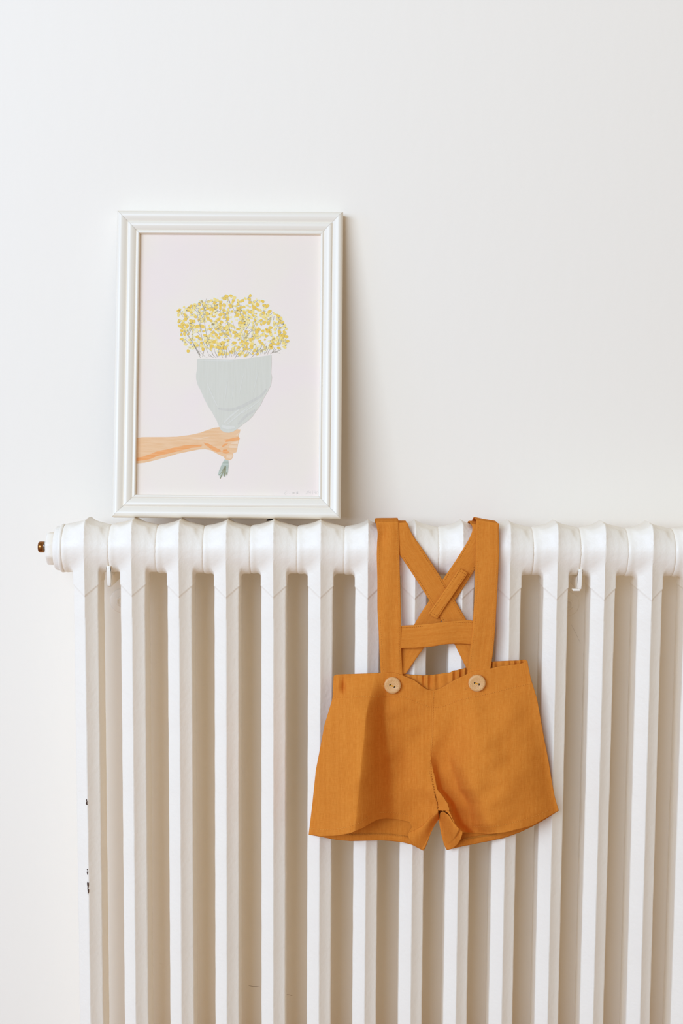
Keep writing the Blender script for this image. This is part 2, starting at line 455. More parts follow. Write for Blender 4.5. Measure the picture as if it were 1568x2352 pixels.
def stroke(pts, w):
    p = smooth_poly(pts, max(6, 3 * len(pts)), 2); L = []; R = []
    for i in range(len(p)):
        t = p[min(i + 1, len(p) - 1)] - p[max(i - 1, 0)]; t = t / (np.linalg.norm(t) + 1e-9)
        ww = w * (.55 + .45 * math.sin(math.pi * (i + .3) / (len(p))))
        L.append((p[i][0] - t[1] * ww, p[i][1] + t[0] * ww)); R.append((p[i][0] + t[1] * ww, p[i][1] - t[0] * ww))
    return L + R[::-1]
def painted(name, c1, c2, rot, sc=(40, 400, 400)):
    c1, c2 = ((c[0] * 1.04, c[1] * .985, c[2] * .90, 1) for c in (c1, c2))
    m, nt, b = mat(name, c1, .6, .25)
    n = noise(nt, mapping(nt, coords(nt), sc, (0, rot, 0)), 1, 4, .6).outputs[0]
    nt.links.new(ramp(nt, n, [(.35, c1), (.65, c2)]), b.inputs['Base Color']); return m
# wrapping paper
wr = Zm([(165, 172), (300, 168), (480, 180), (700, 186), (880, 178), (1100, 150), (1300, 120), (1378, 112), (1380, 250), (1372, 400), (1385, 480), (1370, 600), (1320, 700), (1250, 820), (1200, 930), (1130, 1020), (1070, 1110), (1000, 1180), (890, 1260), (830, 1310), (760, 1360), (690, 1382), (610, 1378), (550, 1340), (530, 1300), (480, 1180), (400, 1040), (330, 930), (260, 790), (220, 690), (170, 600), (145, 500), (145, 420), (162, 330), (160, 250)], 7.127, 430, 800)
m_wr = painted('grey_wash', (.655, .645, .565, 1), (.685, .675, .60, 1), .35, (500, 400, 22))
m_wrd = painted('grey_wash_dark', (.60, .585, .53, 1), (.645, .63, .57, 1), .9, (500, 400, 22))
m_wrl = painted('grey_wash_light', (.70, .69, .625, 1), (.73, .72, .66, 1), .5, (500, 400, 30))
arm = Zm([(40, 260), (150, 246), (300, 245), (450, 245), (600, 240), (750, 220), (900, 188), (1000, 150), (1080, 125), (1140, 118), (1200, 160), (1300, 170), (1360, 145), (1412, 148), (1400, 190), (1385, 230), (1402, 262), (1392, 305), (1377, 345), (1370, 400), (1358, 440), (1312, 460), (1320, 490), (1300, 530), (1265, 545), (1215, 535), (1195, 500), (1120, 465), (1030, 415), (960, 402), (880, 405), (750, 430), (600, 462), (450, 507), (300, 548), (180, 577), (40, 588)], 5.6, 300, 960)
m_arm = painted('peach_wash', (.80, .50, .27, 1), (.84, .57, .35, 1), .1)
flat('painted_arm', [arm], m_arm, 1, 'peach coloured painted arm and hand')
m_or = painted('orange_wash', (.83, .34, .10, 1), (.87, .44, .19, 1), .2)
ors = [[(40, 515), (150, 500), (250, 465), (350, 425), (470, 405), (560, 380), (680, 355), (800, 347), (920, 345), (905, 372), (780, 385), (680, 410), (560, 440), (450, 465), (340, 490), (250, 530), (150, 547), (40, 562)],
       [(935, 315), (990, 325), (1060, 365), (1140, 405), (1172, 430), (1110, 440), (1040, 405), (960, 350)],
       [(1180, 280), (1260, 270), (1350, 250), (1385, 245), (1402, 262), (1390, 285), (1300, 300), (1210, 310), (1230, 293)],
       [(1172, 368), (1195, 335), (1255, 325), (1230, 350), (1190, 370)],
       [(1178, 435), (1190, 408), (1240, 405), (1248, 425), (1272, 438), (1240, 460), (1200, 455)]]
flat('painted_arm_shading', [Zm(q, 5.6, 300, 960) for q in ors], m_or, 2, 'orange brush strokes under the arm and between fingers')
m_pl = painted('pale_peach_wash', (.86, .66, .48, 1), (.84, .58, .36, 1), .2)
pls = [[(1265, 348), (1372, 350), (1364, 385), (1270, 384)], [(1280, 320), (1388, 300), (1378, 338), (1290, 338)], [(1235, 470), (1300, 462), (1314, 490), (1290, 528), (1230, 520)], [(1345, 225), (1390, 190), (1380, 235)], [(760, 270), (900, 255), (1040, 235), (900, 275)]]
for q in pls: flat('painted_knuckle', [Zm(q, 5.6, 300, 960)], m_pl, 3)
flat('painted_wrapping', [wr], m_wr, 4, 'pale grey painted paper cone round the bouquet')
wd = [stroke(Zm([(1290, 670), (1230, 770), (1050, 870), (880, 960), (740, 1010), (560, 1000), (500, 985)], 7.127, 430, 800), 3.4),
      stroke(Zm([(1110, 1010), (1000, 1080), (920, 1140), (830, 1250)], 7.127, 430, 800), 3.0)]
flat('painted_fold', wd, m_wrd, 5)
wl = [stroke(Zm(q, 7.127, 430, 800), w) for q, w in (([(660, 520), (640, 640), (615, 860)], 1.0), ([(930, 400), (880, 580), (850, 760)], 1.0), ([(1160, 380), (1120, 560), (1080, 720)], .9), ([(760, 540), (745, 700), (730, 840)], .8),
      ([(320, 560), (420, 800), (500, 960)], 1.3), ([(850, 1000), (700, 1120), (600, 1220)], 2.0), ([(1000, 960), (840, 1090), (660, 1240)], 1.6), ([(1190, 850), (1000, 1000), (900, 1060)], 1.2), ([(560, 1270), (640, 1300), (780, 1290)], 4.2), ([(190, 200), (500, 205), (760, 212)], 1.2))]
flat('painted_highlight', wl, m_wrl, 6)
sf = Zm([(1205, 533), (1255, 545), (1260, 600), (1252, 690), (1240, 745), (1228, 715), (1215, 758), (1196, 757), (1190, 740), (1172, 752), (1146, 786), (1142, 742), (1120, 738), (1135, 680), (1170, 600)], 5.6, 300, 960)
flat('painted_stalks', [sf], painted('sage_wash', (.42, .47, .39, 1), (.55, .60, .53, 1), 1.4), 4, 'sage green painted stalk ends')
sd = [stroke(Zm(q, 5.6, 300, 960), w) for q, w in (([(1215, 620), (1190, 690), (1150, 780)], 1.3), ([(1218, 620), (1212, 690), (1205, 750)], 2.2), ([(1200, 640), (1170, 700), (1130, 740)], .7), ([(1228, 690), (1238, 745)], .7))]
flat('painted_stalk_shading', sd, painted('olive_wash', (.27, .27, .16, 1), (.36, .37, .25, 1), 1.4), 5)
# blossoms: pale ground dabs, then three yellows
OUT = [(407, 716), (416, 707), (430, 703), (441, 695), (457, 690), (470, 696), (485, 686), (505, 680), (520, 677), (536, 683), (548, 692), (560, 688), (573, 677), (583, 690), (600, 690), (612, 692), (622, 710), (636, 720), (648, 735), (656, 745), (660, 766), (663, 785), (655, 799), (640, 802), (620, 800), (602, 806), (590, 816), (562, 821), (540, 811), (510, 816), (492, 802), (470, 805), (455, 797), (436, 807), (424, 795), (414, 776), (411, 755), (408, 735)]
def inside(x, y, P):
    c = False; j = len(P) - 1
    for i in range(len(P)):
        if (P[i][1] > y) != (P[j][1] > y) and x < (P[j][0] - P[i][0]) * (y - P[i][1]) / (P[j][1] - P[i][1]) + P[i][0]: c = not c
        j = i
    return c
def dab(x, y, r, k):
    n = 12; a0 = random.uniform(0, 3.14); el = random.uniform(.72, 1.0); ph = random.uniform(0, 6); P = []
    for j in range(n):
        a = 2 * math.pi * j / n; rr = r * (1 + .13 * math.sin(2 * a + ph) + .09 * math.sin(3 * a + ph * 2))
        u, v = rr * math.cos(a), rr * el * math.sin(a)
        P.append((x + u * math.cos(a0) - v * math.sin(a0), y + u * math.sin(a0) + v * math.cos(a0)))
    return P
known = [(58, 320), (72, 300), (698, 118), (752, 110), (1012, 112), (1000, 158), (1008, 200), (905, 180), (620, 195), (668, 235), (540, 155), (490, 180), (535, 208), (1110, 230), (1180, 190), (1195, 240), (1240, 250), (1062, 265), (1105, 292), (1190, 340), (1270, 320), (1333, 352), (1385, 380), (445, 285), (335, 225), (225, 250), (145, 370), (150, 425), (100, 580), (170, 520), (135, 620), (100, 690), (185, 850), (215, 790), (240, 815), (265, 455), (310, 660), (320, 720), (410, 640), (500, 790), (385, 825), (720, 300), (840, 370), (880, 470), (850, 560), (940, 340), (1010, 330), (1200, 470), (1280, 540), (1130, 560), (1100, 590), (1180, 580), (1320, 680), (1330, 700), (1230, 650), (1470, 510), (1440, 470), (1400, 590), (1470, 600), (1450, 645), (1490, 655), (1512, 718), (1470, 798), (1395, 810), (1325, 752), (1070, 845), (1030, 795), (965, 745), (905, 720), (800, 740), (860, 800), (650, 740), (590, 800), (680, 810), (905, 870), (945, 910), (755, 860), (606, 890), (1110, 890), (1140, 780), (850, 225), (930, 260), (845, 280), (755, 250), (785, 185), (565, 230), (450, 415), (440, 350), (530, 390), (630, 460), (710, 420), (710, 520), (830, 640), (800, 600), (620, 630), (520, 600), (480, 560), (375, 520), (310, 520)]
pts = [(400 + x / 5.807, 660 + y / 5.807, random.uniform(3.6, 5.0)) for x, y in known]
tries = 0
while len(pts) < 400 and tries < 30000:
    tries += 1; x = random.uniform(405, 664); y = random.uniform(675, 822)
    if inside(x, y, OUT) and all((x - a) ** 2 + (y - b) ** 2 > (5.0 if q > 118 else 6.5) ** 2 for q, (a, b, _) in enumerate(pts)):
        pts.append((x, y, random.uniform(2.6, 4.6)))
lay = {0: [], 1: [], 2: []}
for i, (x, y, r) in enumerate(pts):
    k = 0 if i < len(known) and random.random() < .75 else random.choice((0, 1, 1, 2))
    lay[k].append(dab(x, y, r, k))
    if random.random() < .35: lay[min(2, k + 1)].append(dab(x + random.uniform(-4, 4), y + random.uniform(-4, 4), r * .8, k))
ground = [dab(x, y, r + 1.8, 0) for x, y, r in pts]
flat('painted_ground', ground, mat('cream_wash', (.85, .79, .66, 1), .6)[0], 1)
cy = [painted('deep_yellow', (.82, .54, .085, 1), (.84, .60, .13, 1), .3, (300, 300, 300)), painted('mid_yellow', (.88, .67, .20, 1), (.88, .72, .28, 1), .3, (300, 300, 300)), painted('pale_yellow', (.88, .76, .38, 1), (.87, .77, .46, 1), .3, (300, 300, 300))]
for k, nm in ((2, 'painted_pale_blossoms'), (1, 'painted_blossoms'), (0, 'painted_deep_blossoms')):
    o = flat(nm, lay[k], cy[k], 5 - k); o['kind'] = 'stuff'
# stems
stems = [[(265, 245), (335, 330), (400, 440)], [(265, 292), (330, 345)], [(305, 340), (320, 450), (380, 605)], [(430, 150), (395, 280), (388, 330), (410, 520), (430, 640), (495, 860)], [(452, 172), (410, 275)], [(370, 220), (388, 290)], [(470, 230), (590, 320), (625, 325), (660, 335)], [(625, 298), (600, 330)], [(706, 140), (745, 210), (790, 290), (820, 345)], [(740, 180), (738, 210)], [(640, 280), (660, 330), (700, 430), (740, 560), (765, 650)], [(780, 470), (810, 570)], [(905, 240), (865, 236), (825, 262)], [(880, 260), (875, 360), (930, 440)], [(1125, 168), (1062, 208)], [(575, 512), (650, 605), (730, 690), (765, 708)], [(625, 540), (680, 630), (718, 648)], [(650, 530), (690, 590)], [(960, 520), (950, 590), (920, 650)], [(905, 610), (920, 665), (918, 700)], [(1005, 480), (960, 560)], [(1080, 480), (1060, 540), (960, 605)], [(1050, 560), (1010, 600), (975, 640), (990, 690)], [(1060, 600), (1020, 675)], [(1320, 330), (1255, 385)], [(1290, 395), (1250, 435)], [(1330, 385), (1320, 440)], [(1400, 425), (1375, 520)], [(1435, 490), (1380, 530)], [(1430, 600), (1370, 660)], [(1380, 690), (1450, 715), (1520, 740)], [(1500, 682), (1450, 715)], [(1400, 700), (1425, 750), (1390, 785)],
         [(80, 310), (95, 365), (130, 405)], [(180, 455), (215, 500), (180, 630)], [(130, 560), (180, 630), (250, 740), (300, 850), (350, 940)], [(250, 520), (185, 635), (170, 570)], [(240, 560), (235, 640), (255, 760), (320, 880)], [(140, 690), (220, 760), (320, 805)], [(175, 640), (290, 800), (345, 900)], [(270, 780), (330, 880), (355, 915)], [(345, 740), (325, 830), (340, 910)], [(340, 850), (400, 920), (440, 938)], [(405, 820), (385, 880), (375, 930)], [(300, 590), (345, 640)], [(350, 430), (340, 520), (370, 690), (430, 830), (468, 925)], [(420, 730), (440, 800), (480, 840)], [(500, 860), (520, 910), (560, 940)], [(535, 820), (545, 880), (600, 925)], [(545, 870), (580, 935)], [(470, 890), (500, 930), (525, 935)], [(625, 885), (645, 940)], [(655, 790), (665, 850), (690, 940)], [(705, 790), (690, 940)], [(725, 810), (740, 920)], [(735, 840), (770, 930)], [(800, 800), (798, 910)], [(825, 860), (820, 900)], [(880, 840), (830, 910), (805, 948)], [(940, 820), (880, 900), (840, 925)], [(975, 850), (945, 925)], [(1030, 835), (960, 920)], [(985, 860), (1040, 905)], [(1090, 880), (1025, 935)], [(1165, 795), (1095, 880), (1088, 918)], [(1175, 755), (1145, 840), (1155, 895)], [(1220, 745), (1175, 830), (1180, 885)], [(1235, 770), (1200, 890)], [(1275, 770), (1230, 860), (1205, 895)], [(1300, 795), (1250, 860), (1245, 895)], [(1340, 800), (1300, 880)], [(1365, 820), (1310, 865), (1280, 890)], [(1432, 820), (1380, 855), (1305, 868)], [(1310, 865), (1370, 865), (1412, 885)], [(1375, 860), (1390, 825)], [(860, 780), (870, 840)], [(760, 810), (775, 870), (790, 915)], [(1110, 800), (1100, 870)]]
sp = [stroke(Zm(q, 5.807, 400, 660), random.uniform(.28, .46)) for q in stems]
m_st = painted('twig_wash', (.31, .28, .22, 1), (.50, .47, .40, 1), .3, (200, 200, 200))
o = flat('painted_twigs', sp, m_st, 6); o['kind'] = 'stuff'
# pencil signature, cut by the frame
sg = [[(303, 541), (283, 544), (264, 568), (262, 592), (283, 594), (298, 578), (312, 583)], [(278, 522), (298, 518)], [(347, 577), (354, 578)],
      [(400, 594), (403, 560), (414, 551), (421, 570), (421, 592), (424, 560), (436, 550), (444, 568), (446, 592), (450, 560)], [(476, 594), (477, 546), (498, 540), (506, 553), (497, 566), (478, 570), (505, 580), (528, 592)],
      [(643, 592), (660, 566), (681, 530), (682, 588)], [(700, 528), (694, 562), (726, 560)], [(729, 534), (724, 592)], [(762, 526), (763, 594)], [(796, 524), (789, 562), (815, 559)], [(822, 528), (820, 592)],
      [(848, 534), (836, 552), (836, 580), (848, 592), (862, 582), (866, 560), (858, 538), (848, 534)]]
m_pc, _, _ = mat('pencil_grey', (.70, .62, .53, 1), .7)
flat('pencil_signature', [stroke(Zm(q, 7.84, 620, 1060), .42) for q in sg], m_pc, 2, 'faint grey pencil initials and edition number')

# ------------------------------------------------------------------ linen shorts with straps, hung over the radiator
sh = empty('suspender_shorts', at(995, 1950, -.02))
tag(sh, 'small ochre linen shorts with crossed shoulder straps and wooden buttons, hung over the radiator', 'shorts')
def sstep(t): t = np.clip(t, 0, 1); return t * t * (3 - 2 * t)
def ga(x, c, s): return np.exp(-((x - c) / s) ** 2)
LEFT = [(766, 1553), (764.5, 1575), (764, 1602), (755, 1632), (745, 1664), (733, 1728), (725, 1769), (717, 1847), (708.5, 1917)]
RIGHT = [(1211, 1518), (1214, 1535), (1219, 1560), (1226, 1582), (1233, 1605), (1241, 1650), (1250, 1700), (1260, 1750), (1267, 1795), (1274, 1832), (1283, 1862)]
SEAM = [(993.5, 1586), (992, 1622), (991, 1684), (987, 1740), (988, 1777), (996, 1818), (1003.5, 1848), (1005.7, 1863)]
INL = [(1005.7, 1863), (988, 1876), (970, 1896), (954, 1906), (938, 1912)]
INR = [(1005.7, 1863), (1012, 1861), (1020, 1862), (1027, 1866), (1034, 1876), (1043, 1893), (1061.5, 1911)]
TOPL = [(766, 1553), (771, 1549.5), (800, 1548.5), (870, 1545.5), (903, 1545), (915, 1548), (930, 1554), (950, 1562), (962, 1571), (974, 1580), (983, 1585), (993.5, 1586)]
TOPR = [(993.5, 1586), (1010, 1582), (1030, 1570.5), (1045, 1561), (1068, 1550.5), (1080, 1543.5), (1100, 1540), (1125, 1536), (1150, 1530), (1180, 1527), (1200, 1523), (1211, 1518)]
HEML = [(708.5, 1917), (735, 1921), (771, 1919.5), (804, 1914), (833, 1902), (855, 1888), (870, 1882), (886, 1880), (914, 1882.5), (940, 1888), (946, 1900), (938, 1912)]
HEMR = [(1061.5, 1911), (1075, 1912.5), (1089, 1913.6), (1124, 1916), (1158, 1912.5), (1192, 1904.5), (1222, 1897), (1250, 1881), (1283, 1862)]
def xat(poly, y):
    p = np.array(poly, float); return np.interp(y, p[:, 1], p[:, 0])
CREST = [(985, 1500), (988, 1690), (990, 1745), (1004, 1812), (1018, 1830), (1028, 1846), (1034, 1867), (1045, 1893), (1061, 1912), (1066, 1960)]
_w = [(2 * math.pi / rng.uniform(38, 120), rng.uniform(0, math.pi), rng.uniform(0, 6.28)) for _ in range(16)]
def crumple(x, y):
    return sum(np.sin(f * (x * math.cos(a) + y * math.sin(a)) + p) / f for f, a, p in _w) * .026
def Hfront(x, y):
    """front cloth, millimetres in front of the radiator's ridge line"""
    x = np.asarray(x, float); y = np.asarray(y, float)
    xl = xat(LEFT, y); xr = xat(RIGHT, y); s = np.clip((x - xl) / (xr - xl), 0, 1)
    t = (y - 1545) / 370.0
    edge = 1 - np.abs(2 * s - 1) ** 5
    base = 4 + (8 + 33 * sstep(t * 1.35)) * edge
    k = sstep((y - 1535) / 120)
    lx = 806 - 30 * np.clip(t, 0, 1)
    # left: cloth swells to a soft crest, then falls away steeply into a deep hollow and climbs slowly again
    cl = 850 - 36 * np.clip(t, 0, 1) + 12 * (1 - k); vl = 906 + 10 * np.clip(t, 0, 1)
    q = np.clip((x - cl) / (vl - cl), 0, 1)
    q = .45 * q + .55 * sstep(q)
    crest = 36 * k * np.where(x < cl, ga(x, cl, 66), 1 - q)
    hollow = (3 + 36 * k) * np.where(x < cl, 0, np.where(x < vl, q, 1 - sstep((x - vl - 62) / 130.))) * sstep((y - 1530) / 60)
    h = base + crest - hollow
    lo = 7.5 + 2 * sstep(t); h = lo + 3 * np.log1p(np.exp(np.clip((h - lo) / 3, -30, 30)))
    h += 2.5 * ga(x, 1130, 90) * k
    h -= 1.5 * ga(x, 994, 30) * ga(y, 1580, 40)
    # soft drag lines
    h += 1.2 * np.sin((x - .55 * (y - 1600)) / 31.0) * ga(x, 1120, 90) * ga(y, 1640, 60)
    h += .8 * np.sin((x + .9 * (y - 1700)) / 24.0) * ga(x, 1180, 60) * ga(y, 1760, 80)
    # stiff crotch seam: stands proud on the left, drops away to its right
    cx = xat(CREST, y); d = x - cx; a = sstep((y - 1690) / 150)
    h += a * (19 * np.where(d < 0, ga(d, 0, 52), ga(d, 0, 12)))
    h -= a * 38 * ga(d, 27 + 8 * a, 22 + 6 * a) * (d > 0)
    h = 7 + 3 * np.log1p(np.exp(np.clip((h - 7) / 3, -30, 30)))
    h += crumple(x, y) * edge * (.5 + .5 * k)
    # gather beside the left edge of the waistband
    h += 3.6 * (ga(x, 776, 7) - .9 * ga(x, 789.5, 3.6)) * ga(y, 1578, 20)
    return h
def coons(T, B, L, R, nu, nv):
    T, B, L, R = (smooth_poly(p, n, 2) for p, n in ((T, nu), (B, nu), (L, nv), (R, nv)))
    u = np.linspace(0, 1, nu)[None, :, None]; v = np.linspace(0, 1, nv)[:, None, None]
    g = (1 - v) * T[None] + v * B[None] + (1 - u) * L[:, None] + u * R[:, None]
    g -= (1 - u) * (1 - v) * T[0] + u * (1 - v) * T[-1] + (1 - u) * v * B[0] + u * v * B[-1]
    return g
def cloth(name, patches, parent, thick=.0009, off=1, label=None):
    """patches: list of (grid of pixels nv x nu x 2, H grid in mm) -> one welded mesh"""
    V = []; F = []; UV = []
    for g, H in patches:
        nv, nu = g.shape[:2]; b = len(V)
        for i in range(nv):
            for j in range(nu):
                V.append(at(g[i, j, 0], g[i, j, 1], -H[i, j] / 1000)); UV.append((g[i, j, 0] * .00055, -g[i, j, 1] * .00055))
        F += grid_faces(nv, nu, b)
    o = mk(name, V, F, M_linen, parent, uv=UV)
    bm = bmesh.new(); bm.from_mesh(o.data); bmesh.ops.remove_doubles(bm, verts=bm.verts, dist=.0002); bm.to_mesh(o.data); bm.free()
    if thick:
        md = o.modifiers.new('thickness', 'SOLIDIFY'); md.thickness = thick; md.offset = off
    if label: o['label'] = label
    return o
NU, NV = 200, 200
gl = coons(TOPL, HEML, LEFT, SEAM + INL[1:], NU, NV)
gr = coons(TOPR, HEMR, SEAM + INR[1:], RIGHT, NU, NV)
def lip(g, H):
    return H
Hl = Hfront(gl[..., 0], gl[..., 1]); Hr = Hfront(gr[..., 0], gr[..., 1])
Hr[:, 0] = Hl[:, -1] * 0 + Hfront(gr[:, 0, 0], gr[:, 0, 1])
cloth('front_panel', [(gl, Hl), (gr, Hr)], sh)
# back panel with gathered elastic waist; its inner leg ends fold forward under the crotch
def Hback(x, y):
    xl = xat(LEFT, y); xr = xat(RIGHT, y); s = np.clip((x - xl) / (xr - xl), 0, 1)
    t = np.clip((y - 1560) / 360, 0, 1)
    h = 2.6 + 1.2 * (1 - np.abs(2 * s - 1) ** 6) + 3.0 * sstep(t) * (1 - (2 * s - 1) ** 2)
    w = ga(y, 1530, 60)
    h += w * (3.1 * np.sin(x / 2.6 + 1.5 * np.sin(x / 17)) * (.6 + .4 * np.sin(x / 11.)) + 1.2)
    return h
BT_L = [(766, 1553), (775, 1552), (830, 1553), (890, 1552), (930, 1548), (950, 1550.5), (972, 1551.5), (995, 1550)]
BT_R = [(995, 1550), (1012, 1547.5), (1022, 1545.5), (1032, 1545), (1040, 1541), (1055, 1538), (1065, 1535), (1085, 1530), (1110, 1523), (1130, 1519.5), (1150, 1518.5), (1172, 1517.5), (1190, 1517), (1203, 1514.5), (1211, 1518)]
BH_L = [(708.5, 1917), (735, 1922), (771, 1929), (805, 1932), (840, 1931), (873, 1930), (900, 1932), (925, 1935), (945, 1940), (971.5, 1954)]
BH_R = [(1026, 1953), (1041, 1948.5), (1087, 1939), (1128, 1931), (1160, 1924), (1192, 1912.5), (1222, 1898.5), (1250, 1883), (1283, 1862)]
bl = coons(BT_L, BH_L, LEFT, [(995, 1550), (994, 1700), (1003, 1850), (1006, 1878), (990, 1912), (976, 1948), (971.5, 1954)], 130, 70)
br = coons(BT_R, BH_R, [(995, 1550), (994, 1700), (1003, 1850), (1006, 1878), (1012, 1912), (1018, 1936), (1026, 1953)], RIGHT, 130, 70)
cloth('back_panel', [(bl, Hback(bl[..., 0], bl[..., 1])), (br, Hback(br[..., 0], br[..., 1]))], sh)
# inner leg pieces
def inner(T, B, L, R, hl, hr):
    g = coons(T, B, L, R, 40, 40); u = np.linspace(0, 1, 40)[None, :]; v = np.linspace(0, 1, 40)[:, None]
    return g, hl, hr, u, v
gi = coons([(1005.7, 1863), (1007, 1872), (1007.5, 1882)], [(938, 1912), (936.5, 1919), (940, 1929), (949, 1939), (962, 1948.5), (971.5, 1954)], INL, [(1007.5, 1882), (1000, 1892), (990, 1911), (982, 1934), (976, 1949), (971.5, 1954)], 44, 44)
u = np.linspace(0, 1, 44)[None, :]; v = np.linspace(0, 1, 44)[:, None]
hs = Hfront(gi[:, :1, 0], gi[:, :1, 1])
Hi = hs * (1 - sstep(u)) + (7 * (1 - v) + 5 * v) * sstep(u) + 3.5 * np.sin(np.pi * u) * (0.3 + v)
gj = coons([(1007.5, 1882), (1010, 1868), (1016, 1864.5), (1021, 1866)][::1], [(1026, 1953), (1038.5, 1949.5), (1050, 1940), (1057, 1928.5), (1061.5, 1915), (1061.5, 1911)], [(1007.5, 1882), (1012, 1908), (1018, 1936), (1022, 1946), (1026, 1953)], [(1021, 1866), (1029, 1871), (1034, 1878), (1043, 1893), (1061.5, 1911)], 44, 44)
hs2 = Hfront(gj[:, -1:, 0], gj[:, -1:, 1])
Hj = hs2 * sstep(u) + (6 * (1 - v) + 5 * v) * (1 - sstep(u)) + 3.0 * np.sin(np.pi * u) * (.3 + v)
Hj -= 4 * np.exp(-((gj[..., 0] - 1018) / 5.0) ** 2 - ((gj[..., 1] - 1874) / 14.) ** 2)
cloth('inner_leg', [(gi, Hi)], sh); cloth('inner_leg', [(gj, Hj)], sh)
# rolled inner hem of the back, seen through the leg openings
def hem_band(pts, w, name='inner_hem'):
    p = smooth_poly(pts, 60, 2); V = []; UV = []
    for (x, y) in p:
        for q, dh in ((0, .6), (.25, 1.5), (.75, 1.6), (1, .7)):
            yy = y - w * q; V.append(at(x, yy, -(float(Hback(x, yy)) + dh) / 1000)); UV.append((x * .00055, -yy * .00055))
    return mk(name, V, grid_faces(len(p), 4), M_linen, sh, uv=UV)
hem_band([(740, 1921.5), (771, 1927.5), (805, 1930.5), (840, 1929.5), (873, 1928.5), (900, 1930.5), (925, 1933.5), (950, 1940)], 14)
hem_band([(1045, 1946), (1087, 1937.5), (1128, 1929.5), (1160, 1922.5), (1192, 1911), (1215, 1900)], 13)

# straps: ribbons through measured edges, led over the top of the radiator and down behind it
def ribbon(name, Lp, Rp, Hfn, n=70, nc=9, over=None, cup=.5, label=None, thick=.0013):
    L = smooth_poly(Lp, n, 2); R = smooth_poly(Rp, n, 2); V = []; UV = []; acc = 0
    rows = []
    for i in range(n):
        row = []
        for j in range(nc):
            q = j / (nc - 1); x = L[i, 0] * (1 - q) + R[i, 0] * q; y = L[i, 1] * (1 - q) + R[i, 1] * q
            h = Hfn(x, y, q, i / (n - 1)) + cup * (1 - (2 * q - 1) ** 2)
            row.append(at(x, y, -h / 1000))
        rows.append(row)
    if over:                                            # rows are given from the top down
        top = rows[0]; ext = []
        for (dy, zz, lift) in over:
            r = []
            for j in range(nc):
                q = j / (nc - 1); p = top[j]
                r.append(np.array([p[0] + (lift[1] if isinstance(lift, tuple) else 0), p[1] + dy, (Z0 + zz) + (lift[0] if isinstance(lift, tuple) else lift) * q]))
            ext.append(r)
        rows = ext[::-1] + rows
    prev = None
    for r in rows:
        c = (np.array(r[0]) + np.array(r[-1])) / 2
        if prev is not None: acc += np.linalg.norm(c - prev)
        prev = c; w = np.linalg.norm(np.array(r[0]) - np.array(r[-1]))
        for j in range(nc): V.append(r[j]); UV.append((w * j / (nc - 1), -acc))
    o = mk(name, V, grid_faces(len(rows), nc), M_linen, sh, uv=UV)
    md = o.modifiers.new('thickness', 'SOLIDIFY'); md.thickness = thick; md.offset = 0
    md = o.modifiers.new('soft', 'SUBSURF'); md.levels = 1; md.render_levels = 1
    if label: o['label'] = label
    return o
# crossed back straps lie against the columns
def Hx(base): return lambda x, y, q, t: base + .8 * math.sin(t * 5 + q * 2) + 2.5 * float(sstep((y - 1440) / 110))
BACKOVER = [(.006, .0935, 0), (.018, .0955, 0), (.034, .0957, 0), (.052, .0950, 0), (.068, .088, 0), (.076, .070, 0), (.078, .045, 0)]
ribbon('shoulder_strap', [(1082, 1202), (1086, 1216), (1079, 1233), (1072, 1246), (1045, 1289), (1016, 1331), (983, 1383), (967, 1406), (951, 1434), (930, 1470), (905, 1520), (890, 1553)],
       [(1112, 1204), (1114, 1235), (1108, 1270), (1091, 1307), (1070, 1341), (1047, 1376), (1025, 1408), (1013, 1427), (1000, 1447), (973, 1489), (952, 1518), (932, 1548)], Hx(3.4), over=BACKOVER, label='strap crossing behind from upper right to lower left')
ribbon('shoulder_strap', [(896, 1200), (897, 1235), (905, 1257), (919, 1277), (948.5, 1321), (967, 1350), (992, 1389.5), (1015, 1428.5), (1044, 1481), (1058.5, 1511), (1074, 1542)],
       [(935, 1198.5), (942, 1220), (953, 1237), (967, 1256), (994.5, 1298), (1022, 1341), (1049.5, 1387), (1070, 1422), (1092, 1462), (1108, 1497), (1124, 1535)], Hx(5.4), over=BACKOVER, label='strap crossing in front from upper left to lower right')
ribbon('cross_loop', [(1055, 1304), (1030, 1342), (1005, 1378), (982, 1411)], [(1075, 1316.5), (1052, 1350), (1027, 1387), (1004, 1422)], lambda x, y, q, t: 9.2 + 1.2 * math.sin(math.pi * t), 40, 7, cup=.4, label='short stitched loop where the straps cross')
# front straps
def Hs(x, y, q, t):
    return 8 + 5.5 * float(sstep((y - 1200) / 240)) + (float(Hfront(x, 1556)) - 15.2) * float(sstep((y - 1430) / 120))
def Hs_l(x, y, q, t): return Hs(x, y, q, t) - 4.2 * math.exp(-((y - 1235) / 26) ** 2) * math.exp(-((q - .22) / .2) ** 2) + .5 * math.sin(q * 9 + y / 60)
def Hs_r(x, y, q, t): return Hs(x, y, q, t) + .9 * math.sin(q * 5 + y / 55.) * .6 - .8 * math.exp(-((y - 1300) / 60) ** 2) * math.exp(-((q - .5) / .3) ** 2)
FRONTOVER_L = [(.003, .0965, .0008), (.009, .0985, .0012), (.020, .0992, .0012), (.036, .0990, .0012), (.055, .0975, 0), (.072, .091, 0), (.082, .074, 0), (.084, .045, 0)]
FRONTOVER_R = [(.003, .0998, -.0048), (.009, .1022, -.006), (.020, .1030, -.0065), (.036, .1020, -.006), (.055, .0985, -.003), (.072, .091, 0), (.082, .074, 0), (.084, .045, 0)]
